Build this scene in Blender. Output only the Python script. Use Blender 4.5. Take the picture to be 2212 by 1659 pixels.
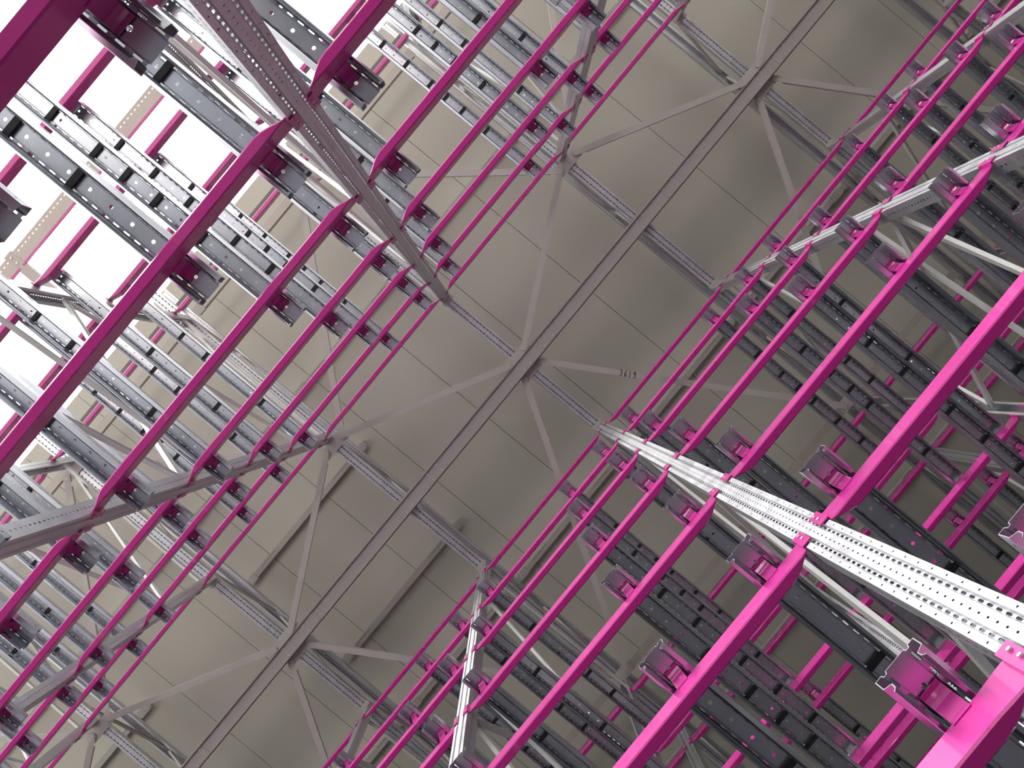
import bpy, math, random
from mathutils import Vector, Matrix
for o in list(bpy.data.objects): bpy.data.objects.remove(o)
SC = bpy.context.scene
COL = SC.collection
random.seed(4)

# ------------------------------------------------------------------ camera
EYE = 1.6                                # camera height above the floor
FPX = 2500.0
K = FPX / 1600.0                          # heights above the eye were measured for a 1600 px lens
R_ = Vector((.6373, .7706, 0)); U_ = Vector((.7706, -.6373, 0)); B_ = Vector((0, 0, -1))
cam = bpy.data.cameras.new('camera'); co = bpy.data.objects.new('camera', cam); COL.objects.link(co)
cam.sensor_width = 36.0; cam.lens = FPX / 2212 * 36.0
cam.shift_x = 9.2 / 2212; cam.shift_y = -7.6 / 2212
cam.clip_start = .02; cam.clip_end = 300
m = Matrix.Identity(4)
for i in range(3):
    m[i][0] = R_[i]; m[i][1] = U_[i]; m[i][2] = B_[i]
co.matrix_world = Matrix.Translation((0, 0, EYE)) @ m
SC.camera = co

# ------------------------------------------------------------------ light
SC.view_settings.view_transform = 'Standard'; SC.view_settings.look = 'None'
SC.view_settings.gamma = 1; SC.view_settings.use_curve_mapping = False
SC.view_settings.exposure = 1.05
w = bpy.data.worlds.new('sky'); SC.world = w; w.use_nodes = True
wn = w.node_tree.nodes; bg = wn['Background']
bg.inputs[0].default_value = (.97, .985, 1.0, 1); bg.inputs[1].default_value = 1.3
SC.cycles.transparent_max_bounces = 24
SC.cycles.max_bounces = 8
SC.cycles.diffuse_bounces = 5
sun = bpy.data.lights.new('sun', 'SUN'); sun.energy = 3.4; sun.angle = math.radians(22); sun.color = (1, .97, .93)
so = bpy.data.objects.new('sun', sun); COL.objects.link(so)
# low daylight that comes in under the roof on the open side of the building
so.rotation_euler = Vector((.16, 1.0, -.72)).to_track_quat('-Z', 'Y').to_euler()

# ------------------------------------------------------------------ layout (metres; X along the aisle, Y across it)
PX = .005665
BAY = 406.5 * PX
U0 = 52 * PX
def UX(i): return U0 + BAY * i
VF = 225.7 * PX                          # beam line beside the aisle
VBL = 636 * PX; VBR = 631 * PX           # outer beam lines
V2F = 797 * PX; V2B = V2F + 2.32         # second rack on the right
ZB = [a * K for a in (8.93, 7.47, 6.30, 5.12, 3.94, 2.75, 1.568)]     # underside of the beams above the eye
BW, BH = .05, .14
ZC = 9.32 * K; ZT = 9.74 * K; ZR = 10.15 * K         # truss chords, roof skin above the eye
def Z(z): return z + EYE
def proj(x, y, z):
    z = z - EYE
    if z < .2: z = .2
    a = x / z * FPX; b = y / z * FPX
    return 1096.8 + .6373 * a + .7706 * b, 821.9 - .7706 * a + .6373 * b
def seen(p, q, mg=220):
    for i in range(41):
        t = i / 40; x, y = proj(*[p[k] + (q[k] - p[k]) * t for k in range(3)])
        if -mg < x < 2212 + mg and -mg < y < 1659 + mg: return True
    return False
ORD = ['first', 'second', 'third', 'fourth', 'fifth', 'sixth', 'seventh', 'eighth', 'ninth', 'tenth']

# ------------------------------------------------------------------ materials
def mat(name, col, rough=.5, metal=0., noise=None, holes=None, bump=None, coat=0.):
    M = bpy.data.materials.new(name); M.use_nodes = True
    t = M.node_tree; n = t.nodes; l = t.links; b = n['Principled BSDF']
    b.inputs['Base Color'].default_value = (*col, 1); b.inputs['Roughness'].default_value = rough
    b.inputs['Metallic'].default_value = metal; b.inputs['Coat Weight'].default_value = coat
    if noise:
        sc, amt, st = noise
        tc = n.new('ShaderNodeTexCoord'); mp = n.new('ShaderNodeMapping'); mp.inputs['Scale'].default_value = st
        nz = n.new('ShaderNodeTexNoise'); nz.inputs['Scale'].default_value = sc; nz.inputs['Detail'].default_value = 4
        l.new(tc.outputs['Object'], mp.inputs[0]); l.new(mp.outputs[0], nz.inputs['Vector'])
        r = n.new('ShaderNodeMapRange'); r.inputs[1].default_value = .3; r.inputs[2].default_value = .7
        r.inputs[3].default_value = 1 - amt; r.inputs[4].default_value = 1 + amt
        l.new(nz.outputs['Fac'], r.inputs[0])
        mx = n.new('ShaderNodeVectorMath'); mx.operation = 'SCALE'; mx.inputs[0].default_value = col
        l.new(r.outputs[0], mx.inputs['Scale']); l.new(mx.outputs[0], b.inputs['Base Color'])
        r2 = n.new('ShaderNodeMapRange'); r2.inputs[1].default_value = .3; r2.inputs[2].default_value = .7
        r2.inputs[3].default_value = rough - .03; r2.inputs[4].default_value = rough + .03
        l.new(nz.outputs['Fac'], r2.inputs[0]); l.new(r2.outputs[0], b.inputs['Roughness'])
    if holes:
        uv = n.new('ShaderNodeUVMap'); uv.uv_map = 'UVMap'; sp = n.new('ShaderNodeSeparateXYZ'); l.new(uv.outputs[0], sp.inputs[0])
        def op(o, a, bb=None, c=None):
            q = n.new('ShaderNodeMath'); q.operation = o
            for k, v in enumerate((a, bb, c)):
                if v is None: continue
                if isinstance(v, (int, float)): q.inputs[k].default_value = v
                else: l.new(v, q.inputs[k])
            return q.outputs[0]
        tot = None
        for a0, ha, pitch, hl, ph, shape in holes:
            xx = op('SUBTRACT', op('MODULO', op('ADD', sp.outputs[0], 50 * pitch + ph), pitch), pitch / 2)
            ex = op('ABSOLUTE', op('DIVIDE', xx, hl)); ey = op('ABSOLUTE', op('DIVIDE', op('SUBTRACT', sp.outputs[1], a0), ha))
            s = op('ADD', op('POWER', ex, shape), op('POWER', ey, shape)); h = op('LESS_THAN', s, 1.0)
            tot = h if tot is None else op('MAXIMUM', tot, h)
        tr = n.new('ShaderNodeBsdfTransparent'); ms = n.new('ShaderNodeMixShader')
        l.new(tot, ms.inputs[0]); l.new(b.outputs[0], ms.inputs[1]); l.new(tr.outputs[0], ms.inputs[2])
        l.new(ms.outputs[0], n['Material Output'].inputs[0])
    return M

# upright section: (across, depth) in metres, open towards the back
UPR = [(-.042, .09), (-.065, .09), (-.065, 0), (-.043, 0), (-.038, .009), (-.026, .009), (-.021, 0),
       (.021, 0), (.026, .009), (.038, .009), (.043, 0), (.065, 0), (.065, .09), (.042, .09)]
# pallet rail section: (across, height) seen from the end, top plates at 0
_R = [(-.056, -.110), (-.047, -.098), (-.046, -.072), (-.068, -.058), (-.068, 0), (-.048, 0), (-.045, -.016), (-.036, -.016), (-.032, 0)]
RAIL = _R + [(-a, b) for a, b in _R[::-1]]
def arcs(prof):
    a = [0.]
    for p, q in zip(prof, prof[1:]): a.append(a[-1] + math.hypot(q[0] - p[0], q[1] - p[1]))
    return a
AU = arcs(UPR); AR = arcs(RAIL)
mid = lambda A, i: (A[i] + A[i + 1]) / 2
PT = .054
u_holes = [(mid(AU, 4), .0052, PT, .016, 0, 4), (mid(AU, 8), .0052, PT, .016, 0, 4), (mid(AU, 6), .0035, PT, .006, 0, 2),
           (mid(AU, 2), .0035, PT * 2, .0045, 0, 2), (mid(AU, 10), .0035, PT * 2, .0045, 0, 2),
           (mid(AU, 1), .006, PT, .010, 0, 3), (mid(AU, 11), .006, PT, .010, 0, 3)]
r_holes = [(mid(AR, 6), .0042, .054, .015, 0, 5), (mid(AR, 10), .0042, .054, .015, 0, 5), (mid(AR, 8), .0085, .108, .0085, .07, 2),
           (mid(AR, 3), .0045, .108, .0045, .02, 2), (mid(AR, 13), .0045, .108, .0045, .02, 2)]
M_up = mat('galvanised_upright_steel', (.62, .63, .66), .36, .9, (7, .05, (1, 1, 1)), u_holes)
M_rail = mat('galvanised_rail_steel', (.58, .60, .65), .26, .97, (6, .05, (1, 1, 1)), r_holes)
M_galv = mat('galvanised_plain_steel', (.60, .62, .65), .36, .9, (7, .05, (1, 1, 1)))
M_pink = mat('telemagenta_paint', (.50, .014, .24), .28, 0, (3, .03, (1, 1, 1)), coat=.35)
M_brace = mat('galvanised_brace_steel', (.60, .60, .58), .5, .4, (9, .06, (1, 1, 1)))
M_beige = mat('grey_beige_primer', (.41, .38, .345), .5, .1, (5, .03, (1, 1, 1)))
M_beigeh = mat('grey_beige_perforated', (.44, .405, .355), .5, .1, (5, .05, (1, 1, 1)), [(.035, .0055, .05, .010, 0, 2)])
M_flat = mat('pale_grey_flat_steel', (.47, .44, .415), .5, .1, (5, .03, (1, 1, 1)))
M_girder = mat('grey_girder_paint', (.42, .385, .375), .5, .1)
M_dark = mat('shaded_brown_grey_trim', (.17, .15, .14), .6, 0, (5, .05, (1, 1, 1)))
M_rub = mat('black_rubber', (.012, .012, .014), .6)
M_bolt = mat('zinc_bolt', (.62, .61, .58), .45, .25)
M_ink = mat('black_marker_ink', (.01, .01, .012), .6)

# ------------------------------------------------------------------ mesh helpers
def newmesh(name, vs, fs, uvs=None, ma=None, smooth=False):
    me = bpy.data.meshes.new(name); me.from_pydata(vs, [], fs)
    ul = me.uv_layers.new(name='UVMap')
    if uvs:
        k = 0
        for f in uvs:
            for uv in f: ul.data[k].uv = uv; k += 1
    if ma: me.materials.append(ma)
    if smooth:
        for p in me.polygons: p.use_smooth = True
    me.update()
    return me
def sheet(name, prof, L, t, ma, x0=0.):
    """folded sheet-metal section, extruded along local X from x0 to x0+L; prof lies in local (Y,Z)"""
    n = len(prof); A = arcs(prof); nr = []
    for i in range(n):
        ds = []
        if i > 0: ds.append((Vector(prof[i]) - Vector(prof[i - 1])).normalized())
        if i < n - 1: ds.append((Vector(prof[i + 1]) - Vector(prof[i])).normalized())
        ns = [Vector((-d.y, d.x)) for d in ds]
        if len(ns) == 2:
            s = ns[0] + ns[1]; k = s.length
            v = s.normalized() / max(.45, s.normalized().dot(ns[0]))
        else: v = ns[0]
        nr.append(v)
    vs = []
    for x in (x0, x0 + L):
        for sgn in (1, -1):
            for i in range(n):
                q = Vector(prof[i]) + nr[i] * t / 2 * sgn; vs.append((x, q.x, q.y))
    fs = []; uvs = []
    a0, b0, a1, b1 = 0, n, 2 * n, 3 * n
    for i in range(n - 1):
        fs.append((a0 + i, a0 + i + 1, a1 + i + 1, a1 + i)); uvs.append([(x0, A[i]), (x0, A[i + 1]), (x0 + L, A[i + 1]), (x0 + L, A[i])])
        fs.append((b0 + i + 1, b0 + i, b1 + i, b1 + i + 1)); uvs.append([(x0, A[i + 1]), (x0, A[i]), (x0 + L, A[i]), (x0 + L, A[i + 1])])
        fs.append((a0 + i + 1, a0 + i, b0 + i, b0 + i + 1)); uvs.append([(-9, -9)] * 4)
        fs.append((a1 + i, a1 + i + 1, b1 + i + 1, b1 + i)); uvs.append([(-9, -9)] * 4)
    for i in (0, n - 1):
        fs.append((a0 + i, a1 + i, b1 + i, b0 + i) if i == 0 else (a0 + i, b0 + i, b1 + i, a1 + i)); uvs.append([(-9, -9)] * 4)
    return newmesh(name, vs, fs, uvs, ma)
class MB:
    def __init__(s): s.v = []; s.f = []
    def box(s, c, d, M=None):
        k = len(s.v)
        for dx in (-.5, .5):
            for dy in (-.5, .5):
                for dz in (-.5, .5):
                    p = Vector((dx * d[0], dy * d[1], dz * d[2]))
                    if M: p = M @ p
                    s.v.append(tuple(p + Vector(c)))
        for f in ((0, 1, 3, 2), (4, 6, 7, 5), (0, 4, 5, 1), (2, 3, 7, 6), (0, 2, 6, 4), (1, 5, 7, 3)): s.f.append(tuple(k + i for i in f))
        return s
    def bar(s, p, q, w, h, up=(0, 0, 1)):
        p = Vector(p); q = Vector(q); x = (q - p).normalized(); y = Vector(up).cross(x).normalized(); z = x.cross(y)
        M = Matrix((x, y, z)).transposed()
        return s.box((p + q) / 2, ((q - p).length, w, h), M)
    def cyl(s, c, r, h, n=6, axis=2):
        k = len(s.v)
        for z in (-h / 2, h / 2):
            for i in range(n):
                a = 2 * math.pi * i / n; p = [r * math.cos(a), r * math.sin(a)]; p.insert(axis, z)
                s.v.append(tuple(Vector(p) + Vector(c)))
        s.f.append(tuple(k + i for i in range(n))[::-1]); s.f.append(tuple(k + n + i for i in range(n)))
        for i in range(n): j = (i + 1) % n; s.f.append((k + i, k + j, k + n + j, k + n + i))
        return s
    def loft(s, secs):
        """secs: list of closed sections (lists of points), same count"""
        k = len(s.v); n = len(secs[0])
        for q in secs: s.v += [tuple(p) for p in q]
        for a in range(len(secs) - 1):
            for i in range(n): j = (i + 1) % n; s.f.append((k + a * n + i, k + a * n + j, k + (a + 1) * n + j, k + (a + 1) * n + i))
        s.f.append(tuple(k + i for i in range(n))[::-1]); s.f.append(tuple(k + (len(secs) - 1) * n + i for i in range(n)))
        return s
    def mesh(s, name, ma): return newmesh(name, s.v, s.f, None, ma)
def ob(name, me, parent=None, loc=(0, 0, 0), rot=(0, 0, 0), scale=None):
    o = bpy.data.objects.new(name, me); COL.objects.link(o); o.location = loc; o.rotation_euler = rot
    if scale: o.scale = scale
    if parent: o.parent = parent
    return o
def tag(o, label, cat, group=None, kind=None):
    o['kind'] = kind or 'thing'
    o['label'] = label; o['category'] = cat
    if group: o['group'] = group
    return o
def thing(name, loc, label, cat, group=None, rot=(0, 0, 0), kind=None):
    return tag(ob(name, None, None, loc, rot), label, cat, group, kind)
def struct(name, me, loc=(0, 0, 0), rot=(0, 0, 0), label=None):
    o = ob(name, me, None, loc, rot); o['kind'] = 'structure'
    if label: o['label'] = label
    return o

# ------------------------------------------------------------------ setting: floor, roof skin, far walls
def roof_mat():
    M = mat('beige_roof_sandwich_panel', (.50, .48, .41), .55, 0, (1.2, .02, (1, .25, 1)))
    t = M.node_tree; n = t.nodes; l = t.links; b = n['Principled BSDF']
    tc = n.new('ShaderNodeTexCoord'); sp = n.new('ShaderNodeSeparateXYZ'); l.new(tc.outputs['Object'], sp.inputs[0])
    def op(o, a, bb=0.):
        q = n.new('ShaderNodeMath'); q.operation = o
        for k, v in enumerate((a, bb)):
            if isinstance(v, (int, float)): q.inputs[k].default_value = v
            else: l.new(v, q.inputs[k])
        return q.outputs[0]
    rib = op('SINE', op('MULTIPLY', sp.outputs[0], 2 * math.pi / .035))
    bp = n.new('ShaderNodeBump'); bp.inputs['Strength'].default_value = .04; bp.inputs['Distance'].default_value = .004
    l.new(rib, bp.inputs['Height']); l.new(bp.outputs[0], b.inputs['Normal'])
    return M
def floor_mat():
    M = mat('grey_concrete', (.045, .044, .05), .6, 0, (.8, .12, (1, 1, 1)))
    return M
M_roof = roof_mat(); M_floor = floor_mat()
SEAM = 176 * ZR / FPX; S0 = 87 * ZR / FPX
XA, XB = UX(-5) + .2, UX(5) - .2
YL, YR = -4.42, 9.4
mb = MB()
k = -12
while S0 + SEAM * k < XA: k += 1
x = S0 + SEAM * (k - 1)
while x < XB:
    a, b = max(XA, x) + .003, min(XB, x + SEAM) - .003
    if b > a: mb.box(((a + b) / 2, (YL + YR) / 2, Z(ZR) + .06), (b - a, YR - YL, .12))
    x += SEAM
mb.box(((XA + XB) / 2, (YL + YR) / 2, Z(ZR) + .145), (XB - XA, YR - YL, .05))
struct('ceiling', mb.mesh('ceiling', M_roof), label='beige ribbed roof panels with dark seams')
struct('floor', MB().box((0, 2.0, -.1), (26, 15, .2)).mesh('floor', M_floor), label='grey concrete hall floor')
M_bounce = mat('pale_bounce_ground', (.86, .83, .78), .8, 0, (.5, .06, (1, 1, 1)))  # unseen pale strip, sized and coloured to bounce daylight up to the roof
struct('added_ground_1', MB().box((0, -10.1, -.1), (60, 9, .2)).mesh('yard', M_bounce), label='pale ground added outside the open side to bounce light')
M_wall = mat('dull_wall_cladding', (.07, .068, .064), .6, 0, (1, .04, (1, 1, 1)))
struct('wall_right', MB().box((0, YR + .05, 9), (24, .1, 18.2)).mesh('wall_right', M_wall))
M_gblock = mat('dark_blocking_ground', (.05, .05, .055), .8, 0, (.6, .1, (1, 1, 1)))  # unseen dark ground added to keep sky light from entering below
struct('added_ground_2', MB().box((0, 0, -.22), (140, 140, .2)).mesh('ground', M_gblock), label='dark ground added around the hall to block light')
struct('added_wall_start', MB().box((XA - .06, 4.6, 9), (.1, 9.4, 18.2)).mesh('added_wall_start', M_wall))  # unseen wall added to keep light off the right part of the roof
struct('wall_end', MB().box((XB + .06, 2.5, 9), (.1, 13.6, 18.2)).mesh('wall_end', M_wall))

# ------------------------------------------------------------------ beams
CLR = .065 + .004
BL = BAY - 2 * CLR                          # clear length between the uprights
def beam_mesh(name, sgn):
    """box beam along X, aisle face at y=0, body towards +y*sgn; both ends crimped to the aisle face"""
    secs = []
    st = [(0, .007, 1.06), (.012, .008, 1.08), (.035, .018, 1.10), (.07, .034, 1.06), (.105, .046, 1.01), (.14, BW, 1)]
    allst = st + [(BL - a, b, c) for a, b, c in st[::-1]]
    for x, wd, hs in allst:
        h = BH * hs; z0 = -(h - BH) / 2; r = min(.006, wd * .3)
        pts = [(0 + r, z0), (wd - r, z0), (wd, z0 + r), (wd, z0 + h - r), (wd - r, z0 + h), (r, z0 + h), (0, z0 + h - r), (0, z0 + r)]
        pts = [(x, y * sgn, z) for y, z in pts]
        if sgn < 0: pts = pts[::-1]
        secs.append(pts)
    me = MB().loft(secs).mesh(name, M_pink)
    return me
BEAM = {1: beam_mesh('box_beam', 1), -1: beam_mesh('box_beam_left', -1)}
def hook_mesh(sgn, end):
    mb = MB()                                # plate on the upright face with a folded neck, two bolt heads
    e = -1 if end == 0 else 1
    mb.box((e * .018, -.019 * sgn, .065), (.044, .005, .16))
    mb.box((-e * .002, -.008 * sgn, .065), (.006, .026, .15))
    mb.box((e * .010, .004 * sgn, .03), (.006, .02, .05))
    return mb.mesh('end_hook', M_pink)
HOOK = {(s, e): hook_mesh(s, e) for s in (1, -1) for e in (0, 1)}
BOLT = MB().cyl((0, 0, 0), .007, .008, 6, 1).mesh('hook_bolt', M_bolt)
def saddle_mesh(sgn):
    mb = MB(); wd = .030
    prof = [(0.001, BH - .02), (0.0, BH), (-.004, BH + .03), (-.010, BH + .070), (-.018, BH + .092), (-.030, BH + .101), (-.045, BH + .103)]
    a = []; t = .004
    for i, (y, z) in enumerate(prof):
        q = prof[min(i + 1, len(prof) - 1)]; p = prof[max(i - 1, 0)]
        d = Vector((q[0] - p[0], q[1] - p[1])).normalized(); nn = Vector((d.y, -d.x)) * t
        a.append([(-wd, y * sgn, z), (wd, y * sgn, z), (wd, (y - nn.x) * sgn, z - nn.y), (-wd, (y - nn.x) * sgn, z - nn.y)][::sgn])
    mb.loft(a)
    mb.box((0, .02 * sgn, BH + .048), (2 * wd, .04, .096))
    return mb.mesh('rail_saddle', M_pink)
SADDLE = {s: saddle_mesh(s) for s in (1, -1)}
RP = [40 * PX, 272 * PX, 367 * PX]           # rail positions inside a bay
def bay_list(y, z):
    return [i for i in range(-6, 6) if seen((UX(i), y, z), (UX(i + 1), y, z))]
# first visible upright line is counted from the bottom left of the photo
def nth(i, base=-3):
    n = i - base
    return ORD[n] if n >= 0 else 'unseen'
def bayname(i, rack='left rack'):
    n = i - (-3 if rack == 'left rack' else -2)
    return 'after %s upright line' % ORD[n] if n >= 0 else ('before first upright line' if n == -1 else 'far before first upright line')
def trussbay(i):
    n = i + 3
    return 'after %s truss' % ORD[n] if n >= 0 else ('before first truss' if n == -1 else 'far before first truss')
LV = ['top', 'second', 'third', 'fourth', 'fifth', 'sixth', 'lowest']
ROWS = [('left rack', 'aisle row', -1, VF, True), ('left rack', 'outer row', 1, -VBL, False),
        ('right rack', 'aisle row', 1, VF, True), ('right rack', 'back row', 1, VBR, False),
        ('far right rack', 'front row', 1, V2F, True), ('far right rack', 'back row', 1, V2B, False)]
for rack, row, sg, yc, front in ROWS:
    y = yc * (-1 if rack == 'left rack' and front else 1)
    yf = y - sg * BW / 2
    for k, zb in enumerate(ZB):
        for i in bay_list(y, Z(zb)):
            if i < -5 or i > 4: continue
            g = 'magenta beams of the %s, %s' % (rack, row)
            t = thing('rack_beam', (UX(i) + CLR, yf, Z(zb)),
                      'magenta beam, %s, %s, %s level, %s' % (rack, row, LV[k] + (' highest' if 0 < k < 6 else ''), bayname(i, rack)), 'beam', g)
            ob('box_section', BEAM[sg], t)
            for e in (0, 1):
                h = ob('end_hook', HOOK[(sg, e)], t, (0 if e == 0 else BL, 0, 0))
                for zz in (.045, .10): ob('hook_bolt', BOLT, h, (-.022 if e == 0 else .022, -.025 * sg, zz))
            if front and k > 0:
                for r in RP: ob('rail_saddle', SADDLE[sg], t, (r - CLR, 0, 0))

# ------------------------------------------------------------------ pallet rails
def rail_mesh(L):
    me = sheet('channel_rail', RAIL, L, .0028, M_rail); return me
STOP = MB().box((0, 0, -.012), (.030, .092, .022)).box((0, 0, .008), (.030, .02, .016)).mesh('rubber_stop', M_rub)
CLEAT = MB().box((0, 0, -.055), (.004, .10, .106)).box((.02, 0, -.108), (.044, .10, .004)).mesh('end_cleat', M_galv)
STV = [1.81, 2.13, 2.35, 2.56, 2.88, 3.2]
RN = ['first rail', 'middle rail', 'last rail']
RACKS = [('left rack', -1, VF, VBL), ('right rack', 1, VF, VBR), ('far right rack', 1, V2F, V2B)]
RM = {}
for rack, sg, y0, y1 in RACKS:
    L = y1 - y0 + BW / 2 + .142 - .005
    if round(L, 3) not in RM: RM[round(L, 3)] = rail_mesh(L)
    me = RM[round(L, 3)]
    for k in range(1, 7):
        zz = Z(ZB[k] + BH + .1115)
        for i in range(-5, 5):
            for j, r in enumerate(RP):
                ux = UX(i) + r; ys = sg * (y0 - BW / 2 - .142)
                if not seen((ux, ys, zz), (ux, sg * y1, zz), 200): continue
                t = ob('pallet_rail', None, None, (ux, ys, zz), (0, 0, math.pi / 2 * sg))
                tag(t, 'galvanised rail, %s, %s level, %s, %s' % (rack, LV[k] + (' highest' if k < 6 else ''), bayname(i, rack), RN[j]),
                    'rail', 'pallet rails of the ' + rack)
                ob('channel', me, t)
                for sv in (STV if j == 1 else STV[::3] + [2.88]):
                    d = sv - VF + BW / 2 + .142
                    if d > L - .1: continue
                    ob('rubber_stop', STOP, t, (d, 0, -.0015))
                ob('end_cleat', CLEAT, t, (L + .002, 0, 0), (0, 0, math.pi))

# ------------------------------------------------------------------ upright frames
UPL = Z(ZC) - .016
M_UPR = sheet('upright', UPR, UPL - .012, .003, M_up)
FOOT = MB().box((.006, 0, .045), (.012, .18, .16)).mesh('foot_plate', M_galv)
def cbar(name, p, q, ma=None, wd=.058, dp=.03):
    """channel-section bar from p to q (open side up)"""
    p = Vector(p); q = Vector(q); L = (q - p).length
    x = (q - p).normalized(); up = Vector((1, 0, 0)); yv = up.cross(x).normalized(); zv = x.cross(yv)
    me = sheet(name, [(-wd / 2, dp), (-wd / 2, 0), (wd / 2, 0), (wd / 2, dp)], L, .003, ma or M_brace)
    M = Matrix((x, yv, zv)).transposed().to_4x4()
    return me, Matrix.Translation(p) @ M
NOD = [(a, b * K) for a, b in ((0, 9.25), (1, 8.15), (0, 6.70), (1, 5.20), (0, 3.75), (1, 2.25), (0, .80))]
for rack, sg, y0, y1 in RACKS:
    for i in range(-5, 6):
        x = UX(i)
        if not (seen((x, sg * y0, Z(.3)), (x, sg * y0, UPL), 60) or seen((x, sg * y1, Z(.3)), (x, sg * y1, UPL), 60)): continue
        t = thing('upright_frame', (x, sg * y0, 0), 'galvanised perforated upright frame, %s, %s upright line from bottom left' % (rack, nth(i, -3 if rack == 'left rack' else -2)), 'rack frame',
                  'upright frames of the ' + rack)
        yf = -BW / 2 - .010                 # section front stands just proud of the beam face
        for nm, off, s2 in (('front_upright', yf * sg, sg), ('back_upright', sg * (y1 - y0) - yf * sg, -sg)):
            # local X -> up, local Z(depth) -> away from the front face
            dz = Vector((0, s2, 0)); dx = Vector((0, 0, 1)); dy = dz.cross(dx)
            o = ob(nm, M_UPR, t); M = Matrix((dx, dy, dz)).transposed().to_4x4()
            o.matrix_local = Matrix.Translation((0, off, .012)) @ M
            f = ob('foot_plate', FOOT, t); f.matrix_local = Matrix.Translation((0, off, 0)) @ M
        a0 = sg * .05; a1 = sg * (y1 - y0 - .05)
        for (s, z), (s2, z2) in zip(NOD, NOD[1:]):
            me, M = cbar('diagonal_brace', (0, a1 if s == 0 else a0, Z(z)), (0, a1 if s2 == 0 else a0, Z(z2)))
            o = ob('diagonal_brace', me, t); o.matrix_local = M
        for z, z2 in ((5.17 * K, 5.65 * K), (9.1 * K, 9.0 * K)):
            me, M = cbar('cross_brace', (.03, a1, Z(z)), (.03, a0, Z(z2)))
            o = ob('cross_brace', me, t); o.matrix_local = M

# ------------------------------------------------------------------ roof trusses, one on each upright line
CH = {}
def chord(L):
    if L not in CH: CH[L] = sheet('chord', UPR, L, .003, M_up)
    return CH[L]
YA, YZ = -4.25, 7.4
LID = MB().box(((0), (YZ - YA) / 2, .099), (.128, YZ - YA, .004)).mesh('light_lid', M_galv)  # lid added over the bottom chord so its slots stay dark
for i in range(-5, 6):
    x = UX(i)
    if not seen((x, YA, Z(ZC)), (x, YZ, Z(ZC)), 60): continue
    t = thing('roof_truss', (x, YA, Z(ZC)), 'perforated steel roof truss over the aisle, %s from bottom left' % nth(i), 'roof truss', 'roof trusses')
    L = YZ - YA
    for nm, z, s2 in (('bottom_chord', 0.004, 1), ('top_chord', ZT - ZC + .1, -1)):
        dx = Vector((0, 1, 0)); dz = Vector((0, 0, s2)); dy = dz.cross(dx)
        o = ob(nm, chord(round(L, 3)), t); o.matrix_local = Matrix.Translation((0, 0, z)) @ Matrix((dx, dy, dz)).transposed().to_4x4()
    ob('light_lid', LID, t)
    n = 9; st = L / n
    for q in range(n):
        za, zb = (.06, ZT - ZC + .03); y0, y1 = st * q, st * (q + 1)
        p, r = ((y0 + .05, za), (y1 - .05, zb)) if q % 2 == 0 else ((y0 + .05, zb), (y1 - .05, za))
        me, M = cbar('web_member', (0, p[0], p[1]), (0, r[0], r[1]), M_beige, .05, .03)
        o = ob('web_member', me, t); o.matrix_local = M
    for yy in (-VF, VF):
        o = ob('bearing_plate', MB().box((0, 0, 0), (.17, .05, .008)).mesh('bearing_plate', M_beige), t, (0, yy - YA - (.06 if yy > 0 else -.06), -.006))

# ------------------------------------------------------------------ ridge girder under the trusses
zr = Z(9.22 * K)
t = thing('ridge_girder', (0, .025, zr), 'long grey channel girder running diagonally through the middle of the roof', 'girder')
GP = [(-.083, .0), (-.083, -.035), (-.083, .0), (.083, .0), (.083, -.035)]
mb = MB().box((0, 0, .004), (XB - XA, .168, .006)).box((0, -.081, -.019), (XB - XA, .006, .046)).box((0, .081, -.016), (XB - XA, .006, .036))
mb.box((0, 0, .075), (XB - XA, .006, .14)).box((0, 0, .145), (XB - XA, .20, .006))
o = ob('channel', mb.mesh('channel', M_girder), t)
GB = MB().cyl((0, 0, 0), .011, .012, 6).mesh('bolt', M_bolt)
for i in range(-5, 5):
    x = UX(i)
    for dx in (-.055, .055):
        for dy in (-.05, .05): ob('bolt', GB, t, (x + dx, dy, -.003))
    xs = x + .42 if i % 2 == 0 else x + .55
    pl = ob('splice_plate', MB().box((0, 0, 0), (.26, .150, .005)).mesh('splice_plate', M_girder), t, (xs, 0, -.002))
    for dx in (-.08, .08):
        for dy in (-.05, .05): ob('plate_bolt', GB, pl, (dx, dy, -.006))

# ------------------------------------------------------------------ horizontal wind bracing and its gusset plates
zb_ = ZC - .04
def gusset(x, y, label, lx=.44, ly=.15):
    t = thing('gusset_plate', (x, y, Z(zb_ + .012)), label, 'gusset plate', 'gusset plates of the roof bracing')
    c = .03
    pts = [(-lx / 2 + c, -ly / 2), (lx / 2 - c, -ly / 2), (lx / 2, -ly / 2 + c), (lx / 2, ly / 2 - c), (lx / 2 - c, ly / 2), (-lx / 2 + c, ly / 2), (-lx / 2, ly / 2 - c), (-lx / 2, -ly / 2 + c)]
    ob('plate', MB().loft([[(a, b, 0) for a, b in pts], [(a, b, .008) for a, b in pts]]).mesh('plate', M_flat), t)
    mb = MB()
    for sx in (-1, 1): mb.cyl((sx * (lx / 2 - .05), 0, -.010), .013, .022, 6)
    ob('bolts', mb.mesh('bolts', M_bolt), t)
    return t
GL = {'l': -VF, 'm': .0, 'r': VBR, 'lb': -VBL}
nodes = {}
def ends(a):                        # a = (row, upright index)
    return UX(a[1]), {'l': -VF, 'm': .025, 'rb': VBR, 'lb': -VBL, 'rf': VF, 'r2': V2B}[a[0]]


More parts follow.
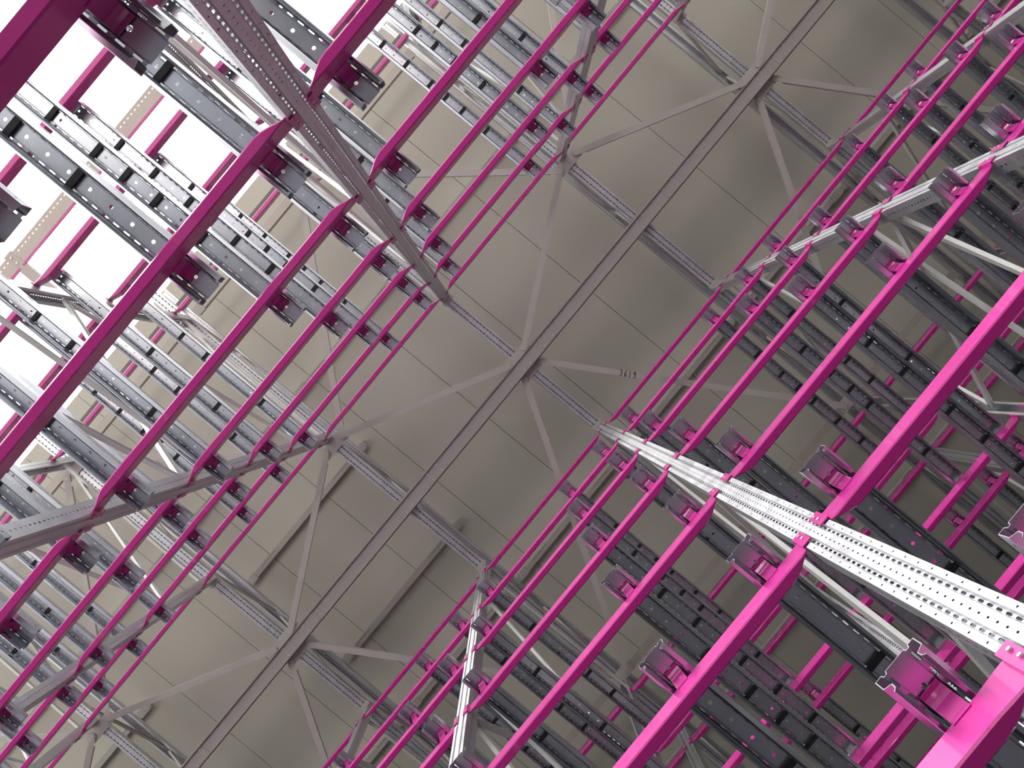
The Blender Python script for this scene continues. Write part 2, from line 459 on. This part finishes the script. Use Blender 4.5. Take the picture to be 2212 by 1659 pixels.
for i in range(-5, 6):
    x = UX(i)
    if i % 2 == 0:
        names = [('m', 'between aisle girder and truss'), ('lb', 'at outer top of left rack')]
    else:
        names = [('l', 'at top of left aisle upright'), ('rb', 'at back top of right rack')]
    for row, nm in names:
        yy = ends((row, i))[1]
        if not seen((x, yy, Z(zb_)), (x + .1, yy, Z(zb_)), 30): continue
        lab = 'beige gusset plate %s, %s truss from bottom left' % (nm, nth(i))
        if row == 'm':
            for s in (-1, 1):
                gusset(x, yy + s * .13, lab + (', left half' if s < 0 else ', right half'), .36, .11)
        else:
            off = .115 if row == 'l' else (-.115 if row == 'rb' else .115)
            gusset(x, yy + off + .0, lab)
def brace(a, b, k):
    (x0, y0), (x1, y1) = ends(a), ends(b)
    if a[0] == 'm': y0 += .13 * (1 if y1 > y0 else -1)
    if b[0] == 'm': y1 += .13 * (1 if y0 > y1 else -1)
    if b[0] == 'l' : y1 += .115
    if a[0] == 'l' : y0 += .115
    if b[0] == 'rb': y1 -= .115
    if b[0] == 'lb': y1 += .115
    s = 1 if x1 > x0 else -1
    x0 += s * .15; x1 -= s * .15
    if not seen((x0, y0, Z(zb_)), (x1, y1, Z(zb_))): return None
    p = Vector((x0, y0, Z(zb_))); q = Vector((x1, y1, Z(zb_)))
    where = {'l': 'left upright', 'rb': 'right rack back', 'lb': 'left rack back', 'm': 'girder'}
    t = ob('wind_brace', None, None, p, (0, 0, math.atan2(y1 - y0, x1 - x0)))
    tag(t, 'flat beige roof brace, %s at %s truss to %s, %s' % (where[a[0]], nth(a[1]), where[b[0]], nth(b[1])), 'roof brace', 'flat roof braces')
    L = (q - p).length; dz_ = -.007 if (x1 - x0) * (y1 - y0) > 0 else .0
    o = ob('flat_bar', MB().box((L / 2, 0, dz_ -.004), (L + .05, .078, .005)).box((L / 2, .037, dz_ + .026), (L - .25, .004, .055)).box((L / 2, -.037, dz_ + .026), (L - .25, .004, .055)).mesh('flat_bar', M_flat), t)
    return t, p, q
mark = None
for i in range(-4, 6, 2):
    for dj in (-1, 1):
        brace(('m', i), ('l', i + dj), 0)
        r = brace(('m', i), ('rb', i + dj), 0)
        if i == 0 and dj == 1: mark = r
        brace(('l', i + dj), ('lb', i), 0)
# marker number written on the brace
def pxpt(x, y, z):
    a = (x - 1096.8); b = (y - 821.9); u = .6373 * a - .7706 * b; v = .7706 * a + .6373 * b
    return Vector((u * z / FPX, v * z / FPX, Z(z)))
DIG = {'3': [(0, .1), (.35, 0), (.6, .2), (.25, .45), (.6, .65), (.4, .95), (0, .85)], '6': [(.55, 0), (.15, .4), (.1, .8), (.35, 1), (.6, .8), (.45, .55), (.15, .65)],
       '1': [(.3, 0), (.32, 1)], '9': [(.6, .25), (.35, .0), (.1, .2), (.25, .45), (.55, .35), (.6, .15), (.62, .6), (.5, 1.0), (.15, .95)]}
if mark:
    tb, p, q = mark
    L = (q - p).length; ax = (q - p).normalized(); c = pxpt(1358, 809, zb_ - .008); d0 = (c - p).dot(ax)
    mb = MB(); hgt = .078
    for j, ch in enumerate('3619'):
        pts = DIG[ch]
        for (a, b), (a2, b2) in zip(pts, pts[1:]):
            P0 = Vector((d0 + (j - 2) * .056 + a * .045, (b - .5) * hgt, -.0145)); P1 = Vector((d0 + (j - 2) * .056 + a2 * .045, (b2 - .5) * hgt, -.0145))
            if (P1 - P0).length > 1e-4: mb.bar(P0 - (P1 - P0) * .08, P1 + (P1 - P0) * .08, .008, .002)
    bar = [c_ for c_ in tb.children][0]
    o = ob('handwritten_number', mb.mesh('handwritten_number', M_ink), bar); o['label'] = 'black handwritten number 3619'

# ------------------------------------------------------------------ roof purlins lengthwise, between the trusses
zp = ZR - .13
def purlin(i, v, label, wd=.075, ext=-.003, m_=None):
    x0, x1 = UX(i) - ext, UX(i + 1) + ext
    y = v * (zp) / FPX
    if not seen((x0, y, Z(zp)), (x1, y, Z(zp)), 20): return
    t = thing('roof_purlin', (x0, y, Z(zp)), label, 'purlin', 'grey lengthwise roof purlins')
    L = x1 - x0
    dx = Vector((1, 0, 0)); dz = Vector((0, 0, 1)); dy = dz.cross(dx)
    me = sheet('c_section', [(-wd / 2 + .015, .115), (-wd / 2, .115), (-wd / 2, 0), (wd / 2, 0)], L, .003, m_ or M_beige)
    o = ob('c_section', me, t)
    for e in (.12, L - .12):
        mb = MB().box((e, 0, -.005), (.18, wd + .03, .005))
        pl = ob('end_plate', mb.mesh('end_plate', M_beige), t)
        mb = MB()
        for a in (-.05, .0, .05): mb.cyl((e + a, .018, -.010), .008, .008).cyl((e + a, -.018, -.010), .008, .008)
        ob('plate_bolts', mb.mesh('plate_bolts', M_bolt), pl)
    mb = MB()
    for q in range(10):
        for e in (.35, L - .35 - .3): mb.box((e + q * .03, -.018, -.0025), (.016, .006, .002))
    sl = ob('slot_row', mb.mesh('slot_row', M_ink), t)
for i in range(-5, 5):
    n_ = trussbay(i)
    purlin(i, -331, 'grey roof purlin above middle of left rack, %s from bottom left' % n_)
    purlin(i, 292, 'grey roof purlin above middle of right rack, %s from bottom left' % n_)
    if i in (-2, -4): purlin(i, 115, 'grey roof purlin above aisle, right of girder, %s from bottom left' % n_, .075, .12)
    if i in (-2, -4): purlin(i, -151, 'grey roof purlin above aisle, left of girder, %s from bottom left' % n_, .075, .12)
    purlin(i, 800, 'grey roof purlin above far right rack, %s from bottom left' % n_)
# eaves rails along both outer rows
for nm, v, sd in (('left', -613, -1), ('right', 596, 1)):
    for i in range(-5, 5):
        z = 9.66 * K; y = v * z / FPX; x0, x1 = UX(i) + .1, UX(i + 1) - .1
        if not seen((x0, y, Z(z)), (x1, y, Z(z)), 20): continue
        t = thing('eaves_rail', (x0, y, Z(z)), 'pale perforated eaves rail beside outer top beam of %s rack, %s' % (nm, trussbay(i)), 'eaves rail', 'perforated eaves rails')
        ob('angle', sheet('angle', [(-.05, 0), (.05, 0), (.05, .12)], x1 - x0, .003, M_beigeh), t)
        for e in (.05, x1 - x0 - .05): ob('end_plate', MB().box((e, 0, -.006), (.14, .13, .006)).mesh('end_plate', M_beige), t)
        # closing strip outside the top beam, its shade put into the dark colour
        tag(ob('closing_strip', MB().box(((x1 - x0) / 2, 0, 0), (BAY - .02, .06, .06)).mesh('closing_strip', M_dark), None, (x0, y + sd * .245, Z(z + .05))),
            'dark closing strip outside top beam of %s rack, %s' % (nm, trussbay(i)), 'closing strip', 'dark closing strips')
# outrigged wall rail outside the left rack
zg = 6.70 * K
for i in range(-5, 5):
    x0, x1 = UX(i) + .02, UX(i + 1) - .02; y = -985 * zg / FPX
    if seen((x0, y, Z(zg)), (x1, y, Z(zg)), 20):
        t = thing('wall_rail', (x0, y, Z(zg)), 'pale perforated wall rail outside left rack, %s' % bayname(i), 'wall rail', 'wall rails outside the left rack')
        ob('angle', sheet('angle', [(-.07, 0), (.07, 0), (.07, .05)], x1 - x0, .003, M_beigeh), t)
        ob('edge_strip', MB().box(((x1 - x0) / 2, .085, .0), (x1 - x0, .018, .02)).mesh('edge_strip', M_pink), t)
    if seen((UX(i), -VBL, Z(zg)), (UX(i), y, Z(zg)), 20):
        t = thing('outrigger', (UX(i), -VBL - .07, Z(zg)), 'beige bolted outrigger outside left rack, on %s frame from bottom left' % nth(i), 'outrigger', 'outriggers outside the left rack')
        L = abs(y) - VBL + .02
        ob('arm', MB().box((0, -L / 2, .0), (.09, L, .012)).box((.042, -L / 2, .04), (.006, L, .08)).mesh('arm', M_beige), t)
        mb = MB()
        for a in (.05, .12): mb.cyl((0, -L + a, -.010), .012, .012)
        ob('bolts', mb.mesh('bolts', M_bolt), t)
